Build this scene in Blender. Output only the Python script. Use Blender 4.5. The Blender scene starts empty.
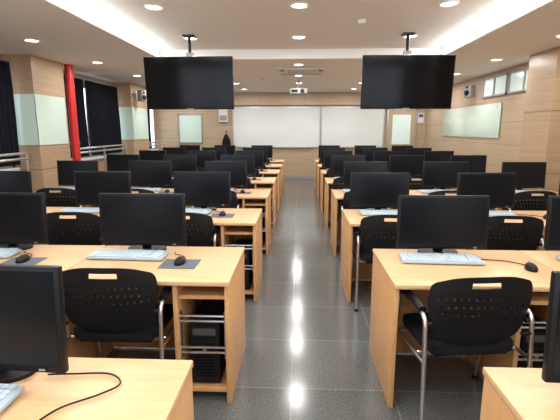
import bpy, bmesh, math, random
from mathutils import Vector, Matrix
random.seed(7)
S=bpy.context.scene
try:
    S.view_settings.view_transform='Standard'
except Exception: pass

# ---------------------------------------------------------------- materials
def newmat(n):
    m=bpy.data.materials.new(n); m.use_nodes=True
    nt=m.node_tree; b=nt.nodes['Principled BSDF']
    return m,nt,b
def plain(n,c,r=.5,metal=0,emis=None,es=0,coat=0,bump=0,spec=.5):
    m,nt,b=newmat(n)
    b.inputs['Base Color'].default_value=(*c,1); b.inputs['Roughness'].default_value=r
    b.inputs['Metallic'].default_value=metal
    b.inputs['Specular IOR Level'].default_value=spec
    if coat: b.inputs['Coat Weight'].default_value=coat; b.inputs['Coat Roughness'].default_value=.1
    if emis:
        b.inputs['Emission Color'].default_value=(*emis,1); b.inputs['Emission Strength'].default_value=es
    if bump:
        t=nt.nodes.new('ShaderNodeTexNoise'); t.inputs['Scale'].default_value=bump
        c2=nt.nodes.new('ShaderNodeTexCoord'); nt.links.new(c2.outputs['Object'],t.inputs['Vector'])
        bp=nt.nodes.new('ShaderNodeBump'); bp.inputs['Strength'].default_value=.15
        nt.links.new(t.outputs['Fac'],bp.inputs['Height']); nt.links.new(bp.outputs['Normal'],b.inputs['Normal'])
    return m
def wood(n,c1,c2,scale,rough=.35,groove=None):
    m,nt,b=newmat(n)
    tc=nt.nodes.new('ShaderNodeTexCoord'); mp=nt.nodes.new('ShaderNodeMapping')
    mp.inputs['Scale'].default_value=scale
    nt.links.new(tc.outputs['Object'],mp.inputs['Vector'])
    t=nt.nodes.new('ShaderNodeTexNoise'); t.inputs['Scale'].default_value=1; t.inputs['Detail'].default_value=5
    t.inputs['Roughness'].default_value=.65
    nt.links.new(mp.outputs['Vector'],t.inputs['Vector'])
    r=nt.nodes.new('ShaderNodeValToRGB'); r.color_ramp.elements[0].position=.3; r.color_ramp.elements[1].position=.7
    r.color_ramp.elements[0].color=(*c1,1); r.color_ramp.elements[1].color=(*c2,1)
    nt.links.new(t.outputs['Fac'],r.inputs['Fac'])
    out=r.outputs['Color']
    if groove:
        sx=nt.nodes.new('ShaderNodeSeparateXYZ'); nt.links.new(tc.outputs['Object'],sx.inputs[0])
        mo=nt.nodes.new('ShaderNodeMath'); mo.operation='FRACT'
        dv=nt.nodes.new('ShaderNodeMath'); dv.operation='DIVIDE'; dv.inputs[1].default_value=groove
        nt.links.new(sx.outputs['Z'],dv.inputs[0]); nt.links.new(dv.outputs[0],mo.inputs[0])
        lt=nt.nodes.new('ShaderNodeMath'); lt.operation='LESS_THAN'; lt.inputs[1].default_value=.02
        nt.links.new(mo.outputs[0],lt.inputs[0])
        mx=nt.nodes.new('ShaderNodeMixRGB'); mx.inputs['Color2'].default_value=(c1[0]*.6,c1[1]*.6,c1[2]*.6,1)
        nt.links.new(lt.outputs[0],mx.inputs['Fac']); nt.links.new(out,mx.inputs['Color1']); out=mx.outputs['Color']
    nt.links.new(out,b.inputs['Base Color']); b.inputs['Roughness'].default_value=rough
    return m
M={}
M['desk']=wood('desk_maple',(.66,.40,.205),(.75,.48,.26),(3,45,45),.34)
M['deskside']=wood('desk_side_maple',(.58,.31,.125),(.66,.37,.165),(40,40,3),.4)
M['wall']=wood('wall_wood_panel',(.44,.325,.215),(.55,.42,.29),(.8,.8,34),.45,.42)
M['wallv']=wood('pillar_wood_panel',(.40,.275,.165),(.51,.36,.23),(1.2,1.2,40),.4,.9)
M['ceil']=plain('ceiling_paint',(.84,.83,.82),.9,bump=40)
M['white']=plain('white_paint',(.8,.8,.78),.6)
M['black']=plain('black_plastic',(.007,.007,.009),.4,spec=.25)
M['chairblk']=plain('chair_plastic',(.007,.007,.009),.5,bump=120,spec=.3)
M['fabric']=plain('black_seat_fabric',(.010,.010,.012),.85,bump=300,spec=.2)
M['screen']=plain('lcd_screen',(.006,.007,.010),.24,spec=.25)
M['tv']=plain('tv_glass',(.003,.003,.004),.10,spec=.18)
M['metal']=plain('brushed_steel',(.66,.66,.67),.28,metal=1)
M['keys']=plain('keyboard_keys',(.55,.66,.74),.5)
M['kbase']=plain('keyboard_base',(.40,.48,.54),.5)
M['pad']=plain('mouse_pad_cloth',(.11,.13,.16),.8,bump=300)
M['curtain']=plain('curtain_black_fabric',(.010,.011,.018),.9,bump=200,spec=.2)
M['red']=plain('red_paint',(.62,.02,.02),.4)
M['glassboard']=plain('pale_green_glass_board',(.66,.82,.73),.12,coat=.4)
M['wb']=plain('whiteboard_enamel',(.78,.81,.80),.2,coat=.3)
M['alu']=plain('aluminium_frame',(.55,.56,.57),.35,metal=1)
M['darkframe']=plain('dark_window_frame',(.08,.08,.08),.4)
M['lamp']=plain('lamp_diffuser',(1,1,1),.5,emis=(1,.98,.94),es=14)
M['cove']=plain('cove_led',(1,1,1),.5,emis=(1,.985,.955),es=13)
M['day']=plain('daylight_glass',(.8,.85,.9),.1,emis=(.80,.90,1),es=2.6)
M['dim']=plain('transom_glass',(.55,.66,.62),.1,emis=(.75,.9,.85),es=.3)
M['grey']=plain('grey_plastic',(.33,.33,.33),.5)
M['beam']=wood('back_beam_wood',(.56,.43,.30),(.66,.52,.38),(.6,.6,30),.45)
M['blue']=plain('sign_blue',(.05,.15,.45),.5)
M['door']=wood('door_wood',(.44,.32,.21),(.54,.41,.28),(20,20,1.5),.4)
# granite floor
m,nt,b=newmat('polished_granite_tiles'); M['floor']=m
tc=nt.nodes.new('ShaderNodeTexCoord')
mp=nt.nodes.new('ShaderNodeMapping'); mp.inputs['Location'].default_value=(.03,.1,0)
nt.links.new(tc.outputs['Object'],mp.inputs['Vector'])
br=nt.nodes.new('ShaderNodeTexBrick'); br.offset=0; br.inputs['Scale'].default_value=1
br.inputs['Brick Width'].default_value=.6; br.inputs['Row Height'].default_value=.6
br.inputs['Mortar Size'].default_value=.003; br.inputs['Mortar Smooth'].default_value=.1
br.inputs['Color1'].default_value=(.108,.116,.115,1); br.inputs['Color2'].default_value=(.135,.143,.142,1)
br.inputs['Mortar'].default_value=(.25,.257,.25,1)
nt.links.new(mp.outputs['Vector'],br.inputs['Vector'])
no=nt.nodes.new('ShaderNodeTexNoise'); no.inputs['Scale'].default_value=100; no.inputs['Detail'].default_value=3
nt.links.new(tc.outputs['Object'],no.inputs['Vector'])
rp=nt.nodes.new('ShaderNodeValToRGB'); rp.color_ramp.elements[0].position=.35; rp.color_ramp.elements[1].position=.65
rp.color_ramp.elements[0].color=(.6,.6,.6,1); rp.color_ramp.elements[1].color=(1.35,1.35,1.35,1)
nt.links.new(no.outputs['Fac'],rp.inputs['Fac'])
mx=nt.nodes.new('ShaderNodeMixRGB'); mx.blend_type='MULTIPLY'; mx.inputs['Fac'].default_value=1
nt.links.new(br.outputs['Color'],mx.inputs['Color1']); nt.links.new(rp.outputs['Color'],mx.inputs['Color2'])
nt.links.new(mx.outputs['Color'],b.inputs['Base Color'])
b.inputs['Roughness'].default_value=.16; b.inputs['Specular IOR Level'].default_value=.7

# ---------------------------------------------------------------- builder
class B:
    def __init__(s): s.bm=bmesh.new(); s.mats=[]
    def mi(s,k):
        if k not in s.mats: s.mats.append(k)
        return s.mats.index(k)
    def box(s,x0,x1,y0,y1,z0,z1,k,bev=0,mat=None,seg=2):
        t=bmesh.new(); bmesh.ops.create_cube(t,size=1)
        for v in t.verts:
            v.co=Vector(((x0+x1)/2+v.co.x*(x1-x0),(y0+y1)/2+v.co.y*(y1-y0),(z0+z1)/2+v.co.z*(z1-z0)))
        if bev: bmesh.ops.bevel(t,geom=list(t.edges),offset=bev,segments=seg,affect='EDGES',profile=.5)
        if mat is not None: bmesh.ops.transform(t,matrix=mat,verts=t.verts)
        s.merge(t,k)
    def merge(s,t,k,smooth=False):
        i=s.mi(k); vm={}
        for v in t.verts: vm[v]=s.bm.verts.new(v.co)
        for f in t.faces:
            try:
                nf=s.bm.faces.new([vm[v] for v in f.verts]); nf.material_index=i; nf.smooth=smooth
            except ValueError: pass
        t.free()
    def tube(s,pts,r,k,seg=10,sy=1):
        pts=[Vector(p) for p in pts]; t=bmesh.new(); rings=[]
        d0=(pts[1]-pts[0]).normalized()
        n=d0.orthogonal().normalized()
        for i,p in enumerate(pts):
            if i==0: d=pts[1]-pts[0]
            elif i==len(pts)-1: d=pts[-1]-pts[-2]
            else: d=(pts[i+1]-p).normalized()+(p-pts[i-1]).normalized()
            d.normalize(); n=(n-d*n.dot(d)).normalized(); bb=d.cross(n)
            rings.append([t.verts.new(p+(n*math.cos(a)+bb*math.sin(a))*r) for a in [2*math.pi*j/seg for j in range(seg)]])
        for a,c in zip(rings,rings[1:]):
            for j in range(seg): t.faces.new((a[j],a[(j+1)%seg],c[(j+1)%seg],c[j]))
        t.faces.new(rings[0][::-1]); t.faces.new(rings[-1])
        s.merge(t,k,True)
    def cyl(s,p0,p1,r,k,seg=20): s.tube([p0,p1],r,k,seg)
    def mesh(s,name):
        bmesh.ops.recalc_face_normals(s.bm,faces=s.bm.faces)
        me=bpy.data.meshes.new(name); s.bm.to_mesh(me); s.bm.free()
        for k in s.mats: me.materials.append(M[k])
        try: me.set_sharp_from_angle(angle=math.radians(38))
        except Exception: pass
        return me
def put(name,me,loc=(0,0,0),rz=0,parent=None):
    o=bpy.data.objects.new(name,me); S.collection.objects.link(o)
    o.location=loc; o.rotation_euler=(0,0,rz)
    if parent: o.parent=parent
    return o
def fillet(pts,r,n=5):
    pts=[Vector(p) for p in pts]; out=[pts[0]]
    for a,p,c in zip(pts,pts[1:],pts[2:]):
        A=p+(a-p).normalized()*r; C=p+(c-p).normalized()*r
        for i in range(n+1):
            t=i/n; out.append(A*(1-t)**2+p*2*t*(1-t)+C*t*t)
    out.append(pts[-1]); return out

# ---------------------------------------------------------------- room shell
XL,XR,YB,YF=-4.55,3.95,-2.6,13.5
CZ,TZ=2.68,2.83; TX0,TX1,TY=-2.28,2.28,7.2
def shell(name,boxes):
    b=B()
    for q in boxes: b.box(*q)
    return put(name,b.mesh(name))
shell('floor',[(XL-.2,XR+.2,YB-.2,YF+.2,-.1,0,'floor')])
shell('ceiling',[(XL-.2,TX0,YB-.2,YF+.2,CZ,CZ+.3,'ceil'),(TX1,XR+.2,YB-.2,YF+.2,CZ,CZ+.3,'ceil'),
   (TX0,TX1,TY,YF+.2,CZ,CZ+.3,'ceil'),(TX0,TX1,YB-.2,TY,TZ,TZ+.15,'ceil')])
shell('wall_left',[(XL-.2,XL,YB-.2,YF+.2,0,CZ,'wall')])
shell('wall_right',[(XR,XR+.2,YB-.2,YF+.2,0,CZ,'wall')])
shell('wall_front',[(XL,XR,YF,YF+.2,0,CZ,'wall')])
shell('wall_rear',[(XL,XR,YB-.2,YB,0,TZ,'white')])
# cove strips with a small lip
shell('cove_light_strip',[(TX0,TX0+.012,YB+.2,TY-.15,CZ+.015,TZ-.01,'cove')])
shell('cove_light_strip',[(TX1-.012,TX1,YB+.2,TY-.15,CZ+.015,TZ-.01,'cove')])
shell('trim_1',[(TX0-.01,TX0+.03,YB,TY-.02,CZ-.012,CZ+.012,'white')])
shell('trim_2',[(TX1-.03,TX1+.01,YB,TY-.02,CZ-.012,CZ+.012,'white')])
# baseboards
shell('baseboard_left',[(XL,XL+.012,YB,YF,0,.1,'grey')])
shell('baseboard_right',[(XR-.012,XR,YB,YF,0,.1,'grey')])
shell('baseboard_front',[(XL+.02,XR-.02,YF-.012,YF,0,.1,'grey')])
# upper beam on front wall
shell('trim_4',[(-3.75,1.95,YF-.10,YF-.001,2.30,CZ-.001,'beam')]+[(x,x+.008,YF-.103,YF-.1,2.30,CZ-.001,'grey') for x in (-2.6,-1.2,.2,1.3)])
# pillars
def pillar(x0,x1,y0,y1,board):
    b=B(); b.box(x0,x1,y0,y1,0,CZ-.001,'wallv')
    if board:
        b.box(x0+.08,x1+.012,y0-.014,y0-.002,1.30,2.09,'glassboard')
        b.box(x1+.002,x1+.014,y0-.014,y1-.06,1.30,2.09,'glassboard')
    return put('wood_clad_pillar',b.mesh('pillar'))
pillar(XL,-4.12,6.6,7.5,1); pillar(XL,-4.12,10.5,11.6,1)
pillar(3.6,XR,6.3,7.05,0)
pillar(XL,-4.12,-.5,.4,0); pillar(3.6,XR,-.6,.3,0)
# red pipe
b=B(); b.cyl((-4.1,7.66,0),(-4.1,7.66,CZ),.07,'red',20)
for z in (.12,1.3,2.5): b.cyl((-4.1,7.66,z-.03),(-4.1,7.66,z+.03),.082,'red',20)
put('red_standpipe',b.mesh('pipe'))
# windows left
def window(n,y0,y1,z0=.95,z1=2.45):
    b=B(); x=XL
    b.box(x+.002,x+.02,y0,y1,z0,z1,'day')
    for zz in (z0,z1-.05): b.box(x+.002,x+.06,y0,y1,zz,zz+.05,'alu')
    k=3
    for i in range(k+1):
        yy=y0+(y1-y0-.05)*i/k; b.box(x+.002,x+.06,yy,yy+.05,z0,z1,'alu')
    b.box(x+.002,x+.14,y0,y1,z0-.04,z0,'white')
    put(n,b.mesh(n))
window('window_1',.6,6.5); window('window_2',7.85,10.4); window('window_3',11.75,13.2)
# added glowing panels framed as windows behind the photographer, to brighten the ceiling
def rear_fill(n,x0,x1):
    b=B(); y=YB
    b.box(x0,x1,y+.002,y+.02,1.0,2.4,'day')
    for zz in (.97,2.38): b.box(x0-.04,x1+.04,y+.002,y+.06,zz,zz+.05,'alu')
    for i in range(4):
        xx=x0-.03+(x1-x0+.02)*i/3; b.box(xx,xx+.05,y+.002,y+.06,1.0,2.4,'alu')
    put(n,b.mesh(n))
rear_fill('fill_panel_7',-4.0,-.8); rear_fill('fill_panel_8',.3,3.4)
def curtain(y0,y1,z0=1.0,z1=2.55,x=XL+.13):
    t=bmesh.new(); n=int((y1-y0)/.012); prev=None
    for i in range(n+1):
        y=y0+(y1-y0)*i/n; col=[]
        for j in range(5):
            z=z0+(z1-z0)*j/4; amp=.035*(1.15-.3*j/4)
            col.append(t.verts.new((x+amp*math.sin(y*2*math.pi/.11+.5*math.sin(y*9))+.01*math.sin(z*3+y*7),y,z)))
        if prev:
            for j in range(4): t.faces.new((prev[j],col[j],col[j+1],prev[j+1]))
        prev=col
    b=B(); b.merge(t,'curtain',True)
    b.tube([(x,y0-.05,z1+.02),(x,y1+.05,z1+.02)],.012,'alu')
    put('black_curtain',b.mesh('curtain'))
curtain(3.2,6.5); curtain(.7,2.4); curtain(7.95,8.75); curtain(8.85,10.38); curtain(11.75,12.6)
def rail(y0,y1):
    b=B(); x=XL+.30
    for z in (1.18,1.10): b.tube([(x,y0,z),(x,y1,z)],.022,'metal')
    n=max(2,int((y1-y0)/1.2)+1)
    for i in range(n):
        y=y0+.05+(y1-y0-.1)*i/(n-1); b.tube([(x,y,0),(x,y,1.18)],.018,'metal')
    put('window_guard_rail',b.mesh('rail'))
rail(.6,6.5); rail(7.85,10.4); rail(11.7,13.2)
# right transom windows
def transom(n,y0,y1):
    b=B(); x=XR
    b.box(x-.02,x-.002,y0,y1,2.22,2.58,'dim')
    for z in (2.2,2.56): b.box(x-.05,x-.002,y0-.02,y1+.02,z,z+.03,'grey')
    for y in (y0-.02,(y0+y1)/2,y1-.01): b.box(x-.05,x-.002,y,y+.025,2.2,2.59,'grey')
    put(n,b.mesh(n))
transom('window_4',7.2,8.3); transom('window_5',8.4,9.4)
# right glass board
b=B(); b.box(XR-.03,XR-.012,8.55,11.8,1.38,2.06,'glassboard',.004)
for y in (8.7,11.6):
    for z in (1.43,2.0): b.cyl((XR-.002,y,z),(XR-.036,y,z),.018,'metal')
put('glass_writing_board',b.mesh('gb'))
# whiteboards on front wall
def wboard(x0,x1,z0,z1,y,dep=.03):
    b=B(); b.box(x0,x1,y-dep*.6,y,z0,z1,'wb')
    for q in ((x0-.02,x1+.02,z0-.03,z0),(x0-.02,x1+.02,z1,z1+.03),(x0-.03,x0,z0-.03,z1+.03),(x1,x1+.03,z0-.03,z1+.03)):
        b.box(q[0],q[1],y-dep,y,q[2],q[3],'alu')
    b.box(x0+.2,x1-.2,y-.09,y-dep,z0-.03,z0-.015,'alu')
    put('whiteboard',b.mesh('wb'))
wboard(-2.05,.66,1.02,2.22,YF-.001); wboard(.74,2.64,1.02,2.22,YF-.001)
# pale green board on front wall, door
b=B(); b.box(-3.78,-3.08,YF-.02,YF-.002,1.15,2.0,'glassboard')
for q in ((-3.81,-3.05,1.12,1.15),(-3.81,-3.05,2.0,2.03),(-3.81,-3.78,1.12,2.03),(-3.08,-3.05,1.12,2.03)):
    b.box(q[0],q[1],YF-.035,YF-.002,q[2],q[3],'alu')
put('glass_notice_board',b.mesh('w6'))
b=B(); b.box(2.8,3.6,YF-.04,YF-.002,.01,2.15,'door')
for q in ((2.74,2.8,0,2.21),(3.6,3.66,0,2.21),(2.74,3.66,2.15,2.21)): b.box(q[0],q[1],YF-.06,YF-.002,q[2],q[3],'alu')
b.box(2.92,3.48,YF-.05,YF-.04,1.1,2.0,'dim'); b.tube([(2.88,YF-.05,1.0),(2.88,YF-.1,1.0),(3.0,YF-.1,1.0)],.012,'metal')
put('door_1',b.mesh('door'))
b=B(); b.box(3.70,3.88,YF-.015,YF-.002,1.75,2.05,'white'); b.box(3.72,3.86,YF-.018,YF-.015,1.92,2.02,'blue')
put('wall_notice',b.mesh('notice'))
b=B(); b.box(-2.5,-2.22,YF-.10,YF-.002,1.78,2.2,'white',.015); b.box(-2.47,-2.25,YF-.105,YF-.1,1.83,1.98,'grey')
put('wall_control_box',b.mesh('cb'))
b=B()
t=bmesh.new(); bmesh.ops.create_uvsphere(t,u_segments=20,v_segments=14,radius=1)
for v in t.verts:
    z=v.co.z; v.co=Vector((v.co.x*(.12-.05*z)*(1+.12*math.sin(6*v.co.y)),v.co.y*.08,z*.22))
bmesh.ops.transform(t,matrix=Matrix.Translation((-2.26,YF-.2,1.2)),verts=t.verts); b.merge(t,'fabric',True)
b.tube([(-2.26,YF-.005,1.5),(-2.26,YF-.18,1.5),(-2.26,YF-.18,1.38)],.014,'black')
put('hanging_bag',b.mesh('bag'))

# ---------------------------------------------------------------- ceiling fittings
def lathe(bl,prof,k,seg=28):
    t=bmesh.new(); rings=[]
    for r,z in prof: rings.append([t.verts.new((r*math.cos(2*math.pi*j/seg),r*math.sin(2*math.pi*j/seg),z)) for j in range(seg)])
    for a,c in zip(rings,rings[1:]):
        for j in range(seg): t.faces.new((a[j],a[(j+1)%seg],c[(j+1)%seg],c[j]))
    bl.merge(t,k,True)
b=B(); lathe(b,[(.102,-.001),(.100,-.010),(.088,-.014),(.074,-.004)],'white')
t=bmesh.new(); bmesh.ops.create_circle(t,cap_ends=True,segments=28,radius=.076)
bmesh.ops.translate(t,vec=(0,0,-.005),verts=t.verts); b.merge(t,'lamp')
dl=b.mesh('downlight')
LP=12.5
def downlight(x,y):
    z=TZ if (TX0<x<TX1 and y<TY) else CZ
    o=put('ceiling_downlight',dl,(x,y,z))
    L=bpy.data.lights.new('downlight_lamp','AREA'); L.shape='DISK'; L.size=.17; L.energy=LP; L.color=(1,.98,.955)
    lo=bpy.data.objects.new('lamp',L); S.collection.objects.link(lo); lo.parent=o; lo.location=(0,0,-.02)
for y in (-1.4,.15,1.65,3.2,4.75,6.3,7.8,9.3,10.8,12.3):
    for x in (-1.55,0,1.55): downlight(x,y)
for y in (-1,1.2,3.4,5.6,7.4,9.2,11,12.6):
    downlight(-3.45,y); downlight(3.25,y)
# AC cassettes
def ac(x,y,z):
    b=B(); b.box(x-.48,x+.48,y-.48,y+.48,z-.03,z-.001,'white',.01)
    b.box(x-.27,x+.27,y-.27,y+.27,z-.036,z-.03,'grey')
    for i in range(9): b.box(x-.26,x+.26,y-.25+i*.06,y-.235+i*.06,z-.042,z-.036,'white')
    for sx,sy,w,h in ((0,-.37,.34,.04),(0,.37,.34,.04),(-.37,0,.04,.34),(.37,0,.04,.34)):
        b.box(x+sx-w,x+sx+w,y+sy-h,y+sy+h,z-.034,z-.03,'darkframe')
        b.box(x+sx-w*.95,x+sx+w*.95,y+sy-h*.5,y+sy+h*.5,z-.042,z-.034,'white')
    put('ceiling_air_conditioner',b.mesh('ac'))
ac(0,3.9,TZ); ac(.05,8.6,CZ)
b=B(); lathe(b,[(.05,0),(.05,-.02),(.035,-.04),(.0,-.042)],'white'); sd=b.mesh('sd')
for p in ((.75,5.4,TZ),(-.8,9.9,CZ),(1.9,9.9,CZ)): put('smoke_detector',sd,p)
# projector
b=B(); b.box(-.2,.2,-.15,.15,-.06,.06,'grey',.02); b.cyl((.08,-.15,0),(.08,-.175,0),.045,'black'); b.cyl((.08,.15,0),(.08,.19,0),.045,'black')
b.box(-.16,-.02,-.153,-.15,-.03,.03,'black')
b.cyl((0,0,.06),(0,0,.27),.02,'grey'); b.cyl((0,0,.25),(0,0,.28),.08,'white'); b.box(-.12,.12,-.1,.1,.06,.075,'darkframe')
put('ceiling_projector',b.mesh('proj'),(.0,9.9,CZ-.281))
# TVs
b=B(); w,h=.62,.355; RT=Matrix.Rotation(math.radians(4),4,'X')
b.box(-w,w,-.02,.03,-h,h,'black',.008,RT); b.box(-w+.012,w-.012,-.0215,-.02,-h+.018,h-.012,'tv',0,RT)
b.box(-.3,.3,.03,.07,-.22,.22,'black',.01,RT); b.box(-.05,.05,.06,.12,-.2,.42,'grey')
b.box(-.05,.05,-.025,-.021,-h+.003,-h+.013,'grey',0,RT)
b.cyl((0,.095,.1),(0,.095,.65),.022,'black'); b.box(-.08,.08,.015,.175,.635,.649,'black')
tv=b.mesh('tv')
for x in (-1.53,1.485):
    put('ceiling_mounted_television',tv,(x,6.05,2.18),0)
# speakers
b=B(); b.box(-.09,.09,-.08,.08,-.14,.14,'grey',.02); b.cyl((0,-.081,-.04),(0,-.09,-.04),.06,'black'); b.cyl((0,-.081,.08),(0,-.088,.08),.025,'black')
b.tube([(.0,.05,0),(.0,.16,0)],.015,'black')
sp=b.mesh('speaker')
put('wall_speaker',sp,(-3.95,10.8,2.38),math.radians(90-30))
put('wall_speaker',sp,(3.78,9.8,2.38),math.radians(-60))

# ---------------------------------------------------------------- furniture meshes
W,D,H=.976,.69,.74
def desk_mesh():
    b=B()
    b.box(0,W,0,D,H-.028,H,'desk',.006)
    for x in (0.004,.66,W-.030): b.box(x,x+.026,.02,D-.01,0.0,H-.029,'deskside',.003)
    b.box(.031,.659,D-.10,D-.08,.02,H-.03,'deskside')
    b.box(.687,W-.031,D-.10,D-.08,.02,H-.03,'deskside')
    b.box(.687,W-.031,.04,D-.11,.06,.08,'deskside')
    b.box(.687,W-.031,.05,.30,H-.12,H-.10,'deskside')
    for z in (.30,.33,.49,.52): b.tube([(.687,.05,z),(W-.031,.05,z)],.007,'metal',8)
    for x in (.69,W-.034):
        b.box(x-.004,x+.004,.035,.065,.27,.55,'metal')
    b.cyl((.34,D-.07,H-.001),(.34,D-.07,H+.0008),.03,'black')
    return b.mesh('desk')
def tower_mesh():
    b=B(); w=.085
    b.box(-w,w,-.2,.2,.0,.38,'black',.006)
    b.box(-w+.008,w-.008,-.212,-.2,.01,.37,'black',.005)
    b.box(-w+.02,w-.02,-.216,-.212,.31,.35,'darkframe'); b.box(-w+.02,w-.02,-.216,-.212,.255,.295,'screen')
    for i in range(7): b.box(-w+.03,w-.03,-.215,-.212,.05+i*.02,.058+i*.02,'screen')
    b.cyl((0,-.211,.225),(0,-.217,.225),.012,'metal')
    return b.mesh('tower')
def monitor_mesh():
    b=B(); R=Matrix.Translation((0,0,.22))@Matrix.Rotation(math.radians(-3),4,'X')
    b.box(-.285,.285,-.012,.014,-.172,.172,'black',.006,R)
    b.box(-.268,.268,-.0135,-.012,-.146,.156,'screen',0,R)
    b.box(-.2,.2,.014,.045,-.12,.12,'black',.012,R)
    b.box(.2,.22,-.0140,-.012,-.164,-.158,'grey',0,R)
    b.box(-.03,.03,.04,.065,.01,.26,'black',.005)
    t=bmesh.new(); bmesh.ops.create_circle(t,cap_ends=True,segments=32,radius=1)
    for v in t.verts: v.co=Vector((v.co.x*.13,v.co.y*.085+.05,0))
    r=bmesh.ops.extrude_face_region(t,geom=list(t.faces)); 
    for v in r['geom']:
        if isinstance(v,bmesh.types.BMVert): v.co.z+=.014
    b.merge(t,'black')
    b.tube(fillet([(0,.06,.12),(.02,.13,.10),(.05,.125,.02),(.1,.12,.006)],.02),.004,'black',6)
    return b.mesh('monitor')
def keyboard_mesh():
    b=B(); R=Matrix.Scale(1.1,4,(1,0,0))@Matrix.Translation((0,0,.004))@Matrix.Rotation(math.radians(3.5),4,'X')
    b.box(-.22,.22,0,.145,0,.014,'kbase',.004,R)
    for j in range(6):
        y=.010+j*.0215+(.004 if j==5 else 0)
        xs=-.212
        while xs<.205:
            w=.0175
            if j==0 and -.12<xs<-.02: w=.105
            if .075<xs<.082 or .135<xs<.14: xs+=.008
            if xs+w>.214: break
            b.box(xs,xs+w-.002,y,y+.018,.013,.021,'keys',0,R); xs+=w+.001
    return b.mesh('keyboard')
def mouse_mesh(cable):
    b=B(); t=bmesh.new(); bmesh.ops.create_uvsphere(t,u_segments=20,v_segments=12,radius=1)
    for v in t.verts:
        x,y,z=v.co; v.co=Vector((x*.031*(1-.12*y),y*.055,max(z,-.25)*.032+.008))
    b.merge(t,'black',True)
    b.cyl((-.004,.028,.033),(.004,.028,.033),.008,'grey',12)
    b.tube(cable,.003,'black',6)
    return b.mesh('mouse')
def sm(pts,n=8):
    P=[Vector(p) for p in pts]; P=[P[0]]+P+[P[-1]]; out=[]
    for i in range(1,len(P)-2):
        for k in range(n):
            t=k/n; a,b_,c,d=P[i-1],P[i],P[i+1],P[i+2]
            out.append(.5*((2*b_)+(c-a)*t+(2*a-5*b_+4*c-d)*t*t+(3*b_-a-3*c+d)*t**3))
    out.append(P[-2]); return out
def chair_mesh():
    b=B()
    t=bmesh.new(); nu,nv=45,26; g=[]
    for j in range(nv+1):
        v=j/nv; row=[]; q=abs(2*v-1)*.975; wf=(1-q**6)**(1/6)
        wf*= (.90+.10*v)
        for i in range(nu+1):
            u=2*i/nu-1
            x=.272*u*wf
            z=.475+.375*v-.02*abs(u)**3*(1 if v>.5 else -.6)
            y=-.205-.055*v+.055*(u*wf)**2-.025*math.sin(v*3.1)
            row.append(t.verts.new((x,y,z)))
        g.append(row)
    for j in range(nv):
        for i in range(nu):
            v=(j+.5)/nv; u=2*(i+.5)/nu-1
            if .86<v<.93 and abs(u)<.28: continue
            if .38<v<.76 and abs(u)<.86 and (j%3==0) and ((i+(j//3))%3==0): continue
            t.faces.new((g[j][i],g[j][i+1],g[j+1][i+1],g[j+1][i]))
    bmesh.ops.recalc_face_normals(t,faces=t.faces)
    bmesh.ops.solidify(t,geom=list(t.faces),thickness=.010)
    b.merge(t,'chairblk',True)
    t=bmesh.new(); bmesh.ops.create_cube(t,size=1)
    bmesh.ops.subdivide_edges(t,edges=list(t.edges),cuts=7,use_grid_fill=True)
    for v in t.verts:
        x,y,z=v.co*2
        r=(abs(x)**5+abs(y)**5)**.2
        m_=max(abs(x),abs(y))
        if r>0: x*=m_/r; y*=m_/r
        zz=.445+z*.03*(1-.5*max(abs(x),abs(y))**4)-(.012*(1-x*x)*(1-y*y) if z>0 else 0)-(.025*max(0,y-.6) )
        v.co=Vector((x*.245,y*.225+.01,zz))
    b.merge(t,'fabric',True)
    b.box(-.2,.2,-.17,.18,.395,.415,'black',.005)
    for s in (-1,1):
        X=.275*s
        pts=fillet([(X*1.02,-.27,.0),(X,-.215,.64),(X,.13,.655),(X*1.02,.23,.0)],.06,6)
        b.tube(pts,.0115,'metal',12)
        b.tube([(X,-.17,.655),(X,-.1,.668),(X,.03,.672),(X,.09,.66)],.021,'black',10)
        b.tube([(X,-.235,.40),(X,.172,.40)],.010,'metal')
        for y in (-.272,.232): b.cyl((X*1.02,y,0),(X*1.02,y,.02),.016,'black',12)
        b.tube([(X,-.21,.60),(X*.88,-.215,.60)],.012,'black')
        b.tube([(X,-.225,.54),(X*.86,-.20,.52)],.012,'black')
    for y in (-.12,.13): b.tube([(-.275,y,.40),(.275,y,.40)],.010,'metal')
    return b.mesh('chair')
dm,tm,mm,km,cm=desk_mesh(),tower_mesh(),monitor_mesh(),keyboard_mesh(),chair_mesh()
msA=mouse_mesh(sm([(0,.05,.006),(-.01,.10,.004),(-.05,.14,.004),(-.10,.16,.004),(-.12,.20,.004)]))
msB=mouse_mesh(sm([(0,.05,.006),(-.02,.09,.004),(-.10,.14,.004),(-.2,.15,.004),(-.28,.17,.004),(-.30,.21,.004)]))
msC=mouse_mesh(sm([(0,.05,.006),(-.01,.12,.004),(.02,.20,.004),(.10,.27,.004),(.14,.33,.004),(.08,.38,.004),(-.04,.37,.004),(-.12,.36,.004)]))
b=B(); b.box(-.11,.11,-.09,.09,0,.003,'pad',.001); pm=b.mesh('pad')

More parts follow.
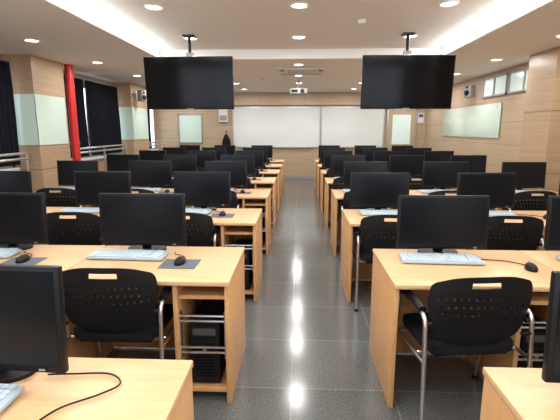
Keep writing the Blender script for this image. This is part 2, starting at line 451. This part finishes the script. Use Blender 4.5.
R=random.uniform
MX={(2,1,0):.925,(3,1,0):.80,(3,-1,0):-.955,(3,-1,1):-1.965,(1,-1,0):-1.005,(4,1,0):.89,(4,1,1):1.93,(4,1,2):2.93,(3,1,1):1.83}
for row in range(1,9):
    y0=.66+1.46*(row-1)
    for side in (-1,1):
        for s in range(3):
            if side<0: x0=-.365-.98*s-W
            else:
                x0={1:.64,2:.515}.get(row,.455)+.98*s
            put('computer_desk',dm,(x0,y0,0))
            kx=x0+.345
            mx_=MX.get((row,side,s),kx+R(-.03,.03)+(.03 if side>0 else 0))
            put('computer_monitor',mm,(mx_,y0+.545+R(-.01,.01),H+.001),math.radians(R(-4,4)) if row>2 else (math.radians(-3) if row==1 and side<0 else 0))
            put('computer_keyboard',km,(kx+(-.09 if side<0 else .03)+R(-.015,.015),y0+.34,H+.001),math.radians(R(-3,3)))
            if side<0:
                put('mouse_pad',pm,(kx+.285,y0+.29-(.12 if row==1 else 0),H+.001),math.radians(R(-3,3)))
                put('computer_mouse',msC if row==1 else msA,(kx+.285,y0+.30 if row>1 else y0+.20,H+.0045),math.radians(R(-8,8)))
            else:
                put('computer_mouse',msB,(kx+.50 if s<2 and row<4 else kx+.36,y0+.28,H+.001),math.radians(R(-6,6)))
            put('desktop_computer_tower',tm,(x0+.815,y0+.29,.081))
            rz=math.radians(R(-2.5,2.5)); cy=y0+.115+R(-.01,.03); cx=kx+R(-.003,.003)
            if row==2 and side>0 and s==0: cx+=.02; rz=math.radians(7); cy-=.03
            put('office_chair',cm,(cx,cy,0),rz)

# ---------------------------------------------------------------- world / camera
w=bpy.data.worlds.new('World'); S.world=w; w.use_nodes=True
w.node_tree.nodes['Background'].inputs[0].default_value=(.8,.9,1,1); w.node_tree.nodes['Background'].inputs[1].default_value=.5
cam=bpy.data.cameras.new('camera'); cam.sensor_width=36; cam.lens=27; cam.clip_start=.05
co=bpy.data.objects.new('camera',cam); S.collection.objects.link(co)
co.location=(0,0,1.54); co.rotation_euler=(math.radians(90-10.8),0,math.radians(2.45))
S.camera=co
